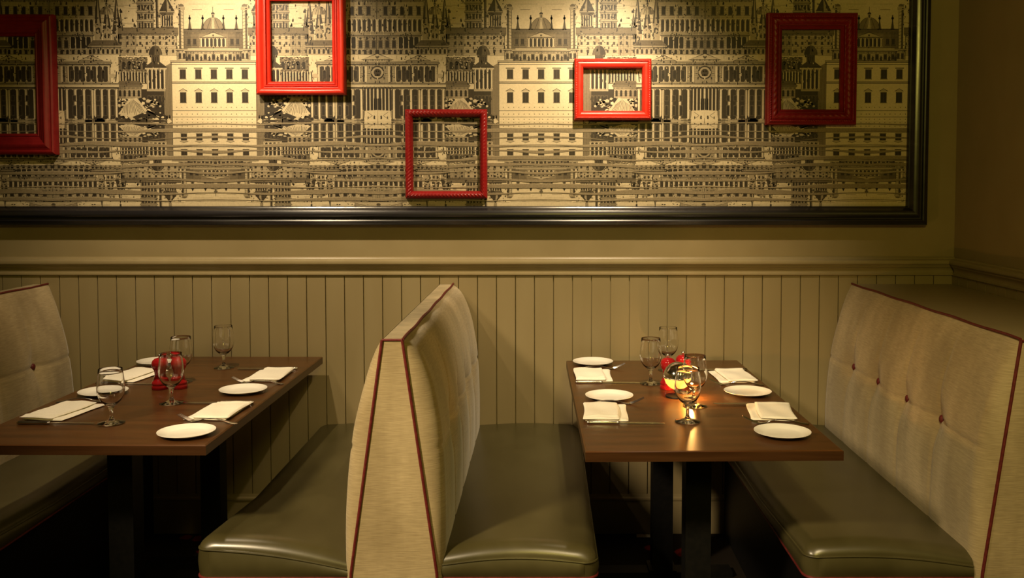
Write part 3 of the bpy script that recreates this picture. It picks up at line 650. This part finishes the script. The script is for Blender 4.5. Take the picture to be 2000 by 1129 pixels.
# forks: handle end at the origin, tines along +x, seen from the side they arch, dip at the neck and rise to the tips
def make_fork(label, loc, rz):
    prof = [(0, .002), (.02, .004), (.05, .0105), (.08, .013), (.105, .0105), (.125, .0045), (.140, .0025), (.155, .005), (.172, .0115), (.192, .021)]
    wid = [(0, .0085), (.02, .0080), (.05, .0055), (.09, .0035), (.115, .0032), (.128, .007), (.140, .0115), (.150, .0122)]
    g = G(); m = 44; v = []; f = []
    for i in range(m+1):
        x = .150*i/m; z = smooth_tab(prof, x); w = smooth_tab(wid, x)*(sqrt(1-(1-min(1, x/.008+.15))**2) if x < .008 else 1); th = .0011
        v += [(x, -w, z), (x, -w*.6, z+th), (x, w*.6, z+th), (x, w, z), (x, w*.6, z-th), (x, -w*.6, z-th)]
    for i in range(m): f += [(i*6+j, i*6+(j+1) % 6, i*6+6+(j+1) % 6, i*6+6+j) for j in range(6)]
    f += [tuple(range(6)), tuple(m*6+j for j in range(5, -1, -1))]
    g.add(v, f)
    for k in range(4):
        y = -.0098+.0065*k; n = 12
        g.tube([(.147+.045*i/n, y*(1-.1*i/n), smooth_tab(prof, .147+.045*i/n)) for i in range(n+1)], [.0017-.0009*i/n for i in range(n+1)], 6)
    o = g.out('dinner_fork', M['steel']); o.location = loc; o.rotation_euler.z = rz
    return tag(o, label, 'fork', 'dinner forks')
FK = [((.126, -.889), R(2), 'steel fork between the brightest napkin and the plate behind it'), ((.114, -.323), R(6), 'steel fork between the back left plate and napkin of the lamp table'),
      ((.776, -1.142), R(176), 'steel fork peeking out between the front right plate and napkin of the lamp table'), ((.768, -.604), R(176), 'steel fork in front of the back right napkin of the lamp table'),
      ((-1.585, -.862), R(3), 'steel fork behind the front left napkin of the left table'), ((-1.590, -.310), R(-3), 'steel fork behind the back left napkin of the left table'),
      ((-.908, -1.140), R(168), 'steel fork between the front right plate and napkin of the left table'), ((-.925, -.585), R(172), 'steel fork in front of the back right napkin of the left table')]
f0 = make_fork(FK[0][2], (*FK[0][0], ZT), FK[0][1])
for xy, rz, lb in FK[1:]: dup(f0, (*xy, ZT), rz, lb)
# red mills
def make_mill(label, loc):
    t = thing('pepper_mill', label, 'mill', loc, 0, 'red lacquered mills')
    G().lathe([(0, 0), (.0265, 0), (.0275, .002), (.0275, .012), (.0262, .0145), (.0262, .0165), (.0270, .0185), (.0268, .024), (.0240, .0275), (.0205, .034), (.0178, .043), (.0168, .052), (.0175, .060), (.0195, .066), (.0195, .069), (0, .069)], 40).out('body', M['millred'], t, angle=50)
    G().lathe([(0, .0692), (.0215, .0692), (.0245, .075), (.0262, .083), (.0258, .092), (.0225, .100), (.016, .1055), (.008, .108), (0, .1083)], 40).out('turning_top', M['millred'], t, angle=60)
    G().lathe([(0, .1075), (.0035, .108), (.0035, .111), (.0062, .1135), (.0065, .117), (.0045, .120), (0, .121)], 24).out('knob', M['steel'], t, angle=60)['label'] = 'small silver knob'
    return t
m0 = make_mill('glossy red mill on the left table, left one of the pair', (-1.330, -.660, ZT))
dup(m0, (-1.268, -.650, ZT), 1, 'glossy red mill on the left table, right one of the pair')
dup(m0, (.424, -.655, ZT), 2, 'glossy red mill beside the globe lamp, left one of the pair')
dup(m0, (.484, -.600, ZT), 3, 'glossy red mill behind the globe lamp, right one of the pair')
# globe lamp: mirrored dome over a glowing amber bowl
lamp = thing('globe_lamp', 'small globe table lamp with mirrored dome over a glowing amber glass bowl', 'lamp', (.441, -.776, ZT))
rg, zc = .048, .068
G().lathe([(0, 0), (.040, 0), (.041, .0015), (.040, .004), (.030, .006), (.012, .008), (.008, .012), (.012, .018), (.015, .0215), (0, .0215)], 40).out('foot', M['iron'], lamp, angle=50)
G().lathe([(0, zc+rg)]+[(rg*sin(a), zc+rg*cos(a)) for a in [pi*k/48 for k in range(1, 24)]]+[(rg, zc+.001), (rg+.0012, zc), (rg+.0012, zc-.004), (rg-.002, zc-.004), (rg-.002, zc)]+[((rg-.002)*sin(a), zc+(rg-.002)*cos(a)) for a in [pi*k/48 for k in range(23, 0, -1)]]+[(0, zc+rg-.002)], 56).out('mirrored_dome', M['chrome'], lamp, angle=40)
G().lathe([((rg-.0026)*sin(a), zc+(rg-.0026)*cos(a)) for a in [pi*(.52+.45*k/24) for k in range(25)]]+[(0, .0216)], 56).out('amber_bowl', M['flame'], lamp, angle=60)
M['bulb'] = mat('tiny_light', (1, .8, .5), .4, .3)
bb = M['bulb'].node_tree.nodes['Principled BSDF']; bb.inputs['Emission Color'].default_value = (1, .50, .13, 1); bb.inputs['Emission Strength'].default_value = 1150
G().lathe([(0, 0)]+[(.0068*sin(a), .0085-.0085*cos(a)) for a in [pi*k/14 for k in range(1, 14)]]+[(0, .017)], 20, (.042, -.031, .026)).out('light_bulb', M['bulb'], lamp, angle=60)['label'] = 'tiny bright light on the lamp foot'
# pale card on the floor
G().tube([(.026, -.019, .004), (.036, -.0265, .008), (.041, -.030, .015), (.042, -.031, .0275)], .0034, 10).out('bulb_holder', M['iron'], lamp)
o = tag(G().box(-.042, -.016, 0, .042, .016, .0015).out('paper_slip', M['card'], smooth=False), 'small pale slip lying on the carpet by the skirting under the lamp table', 'paper')
o.location = (.420, -.045, .0); o.rotation_euler.z = R(-4)
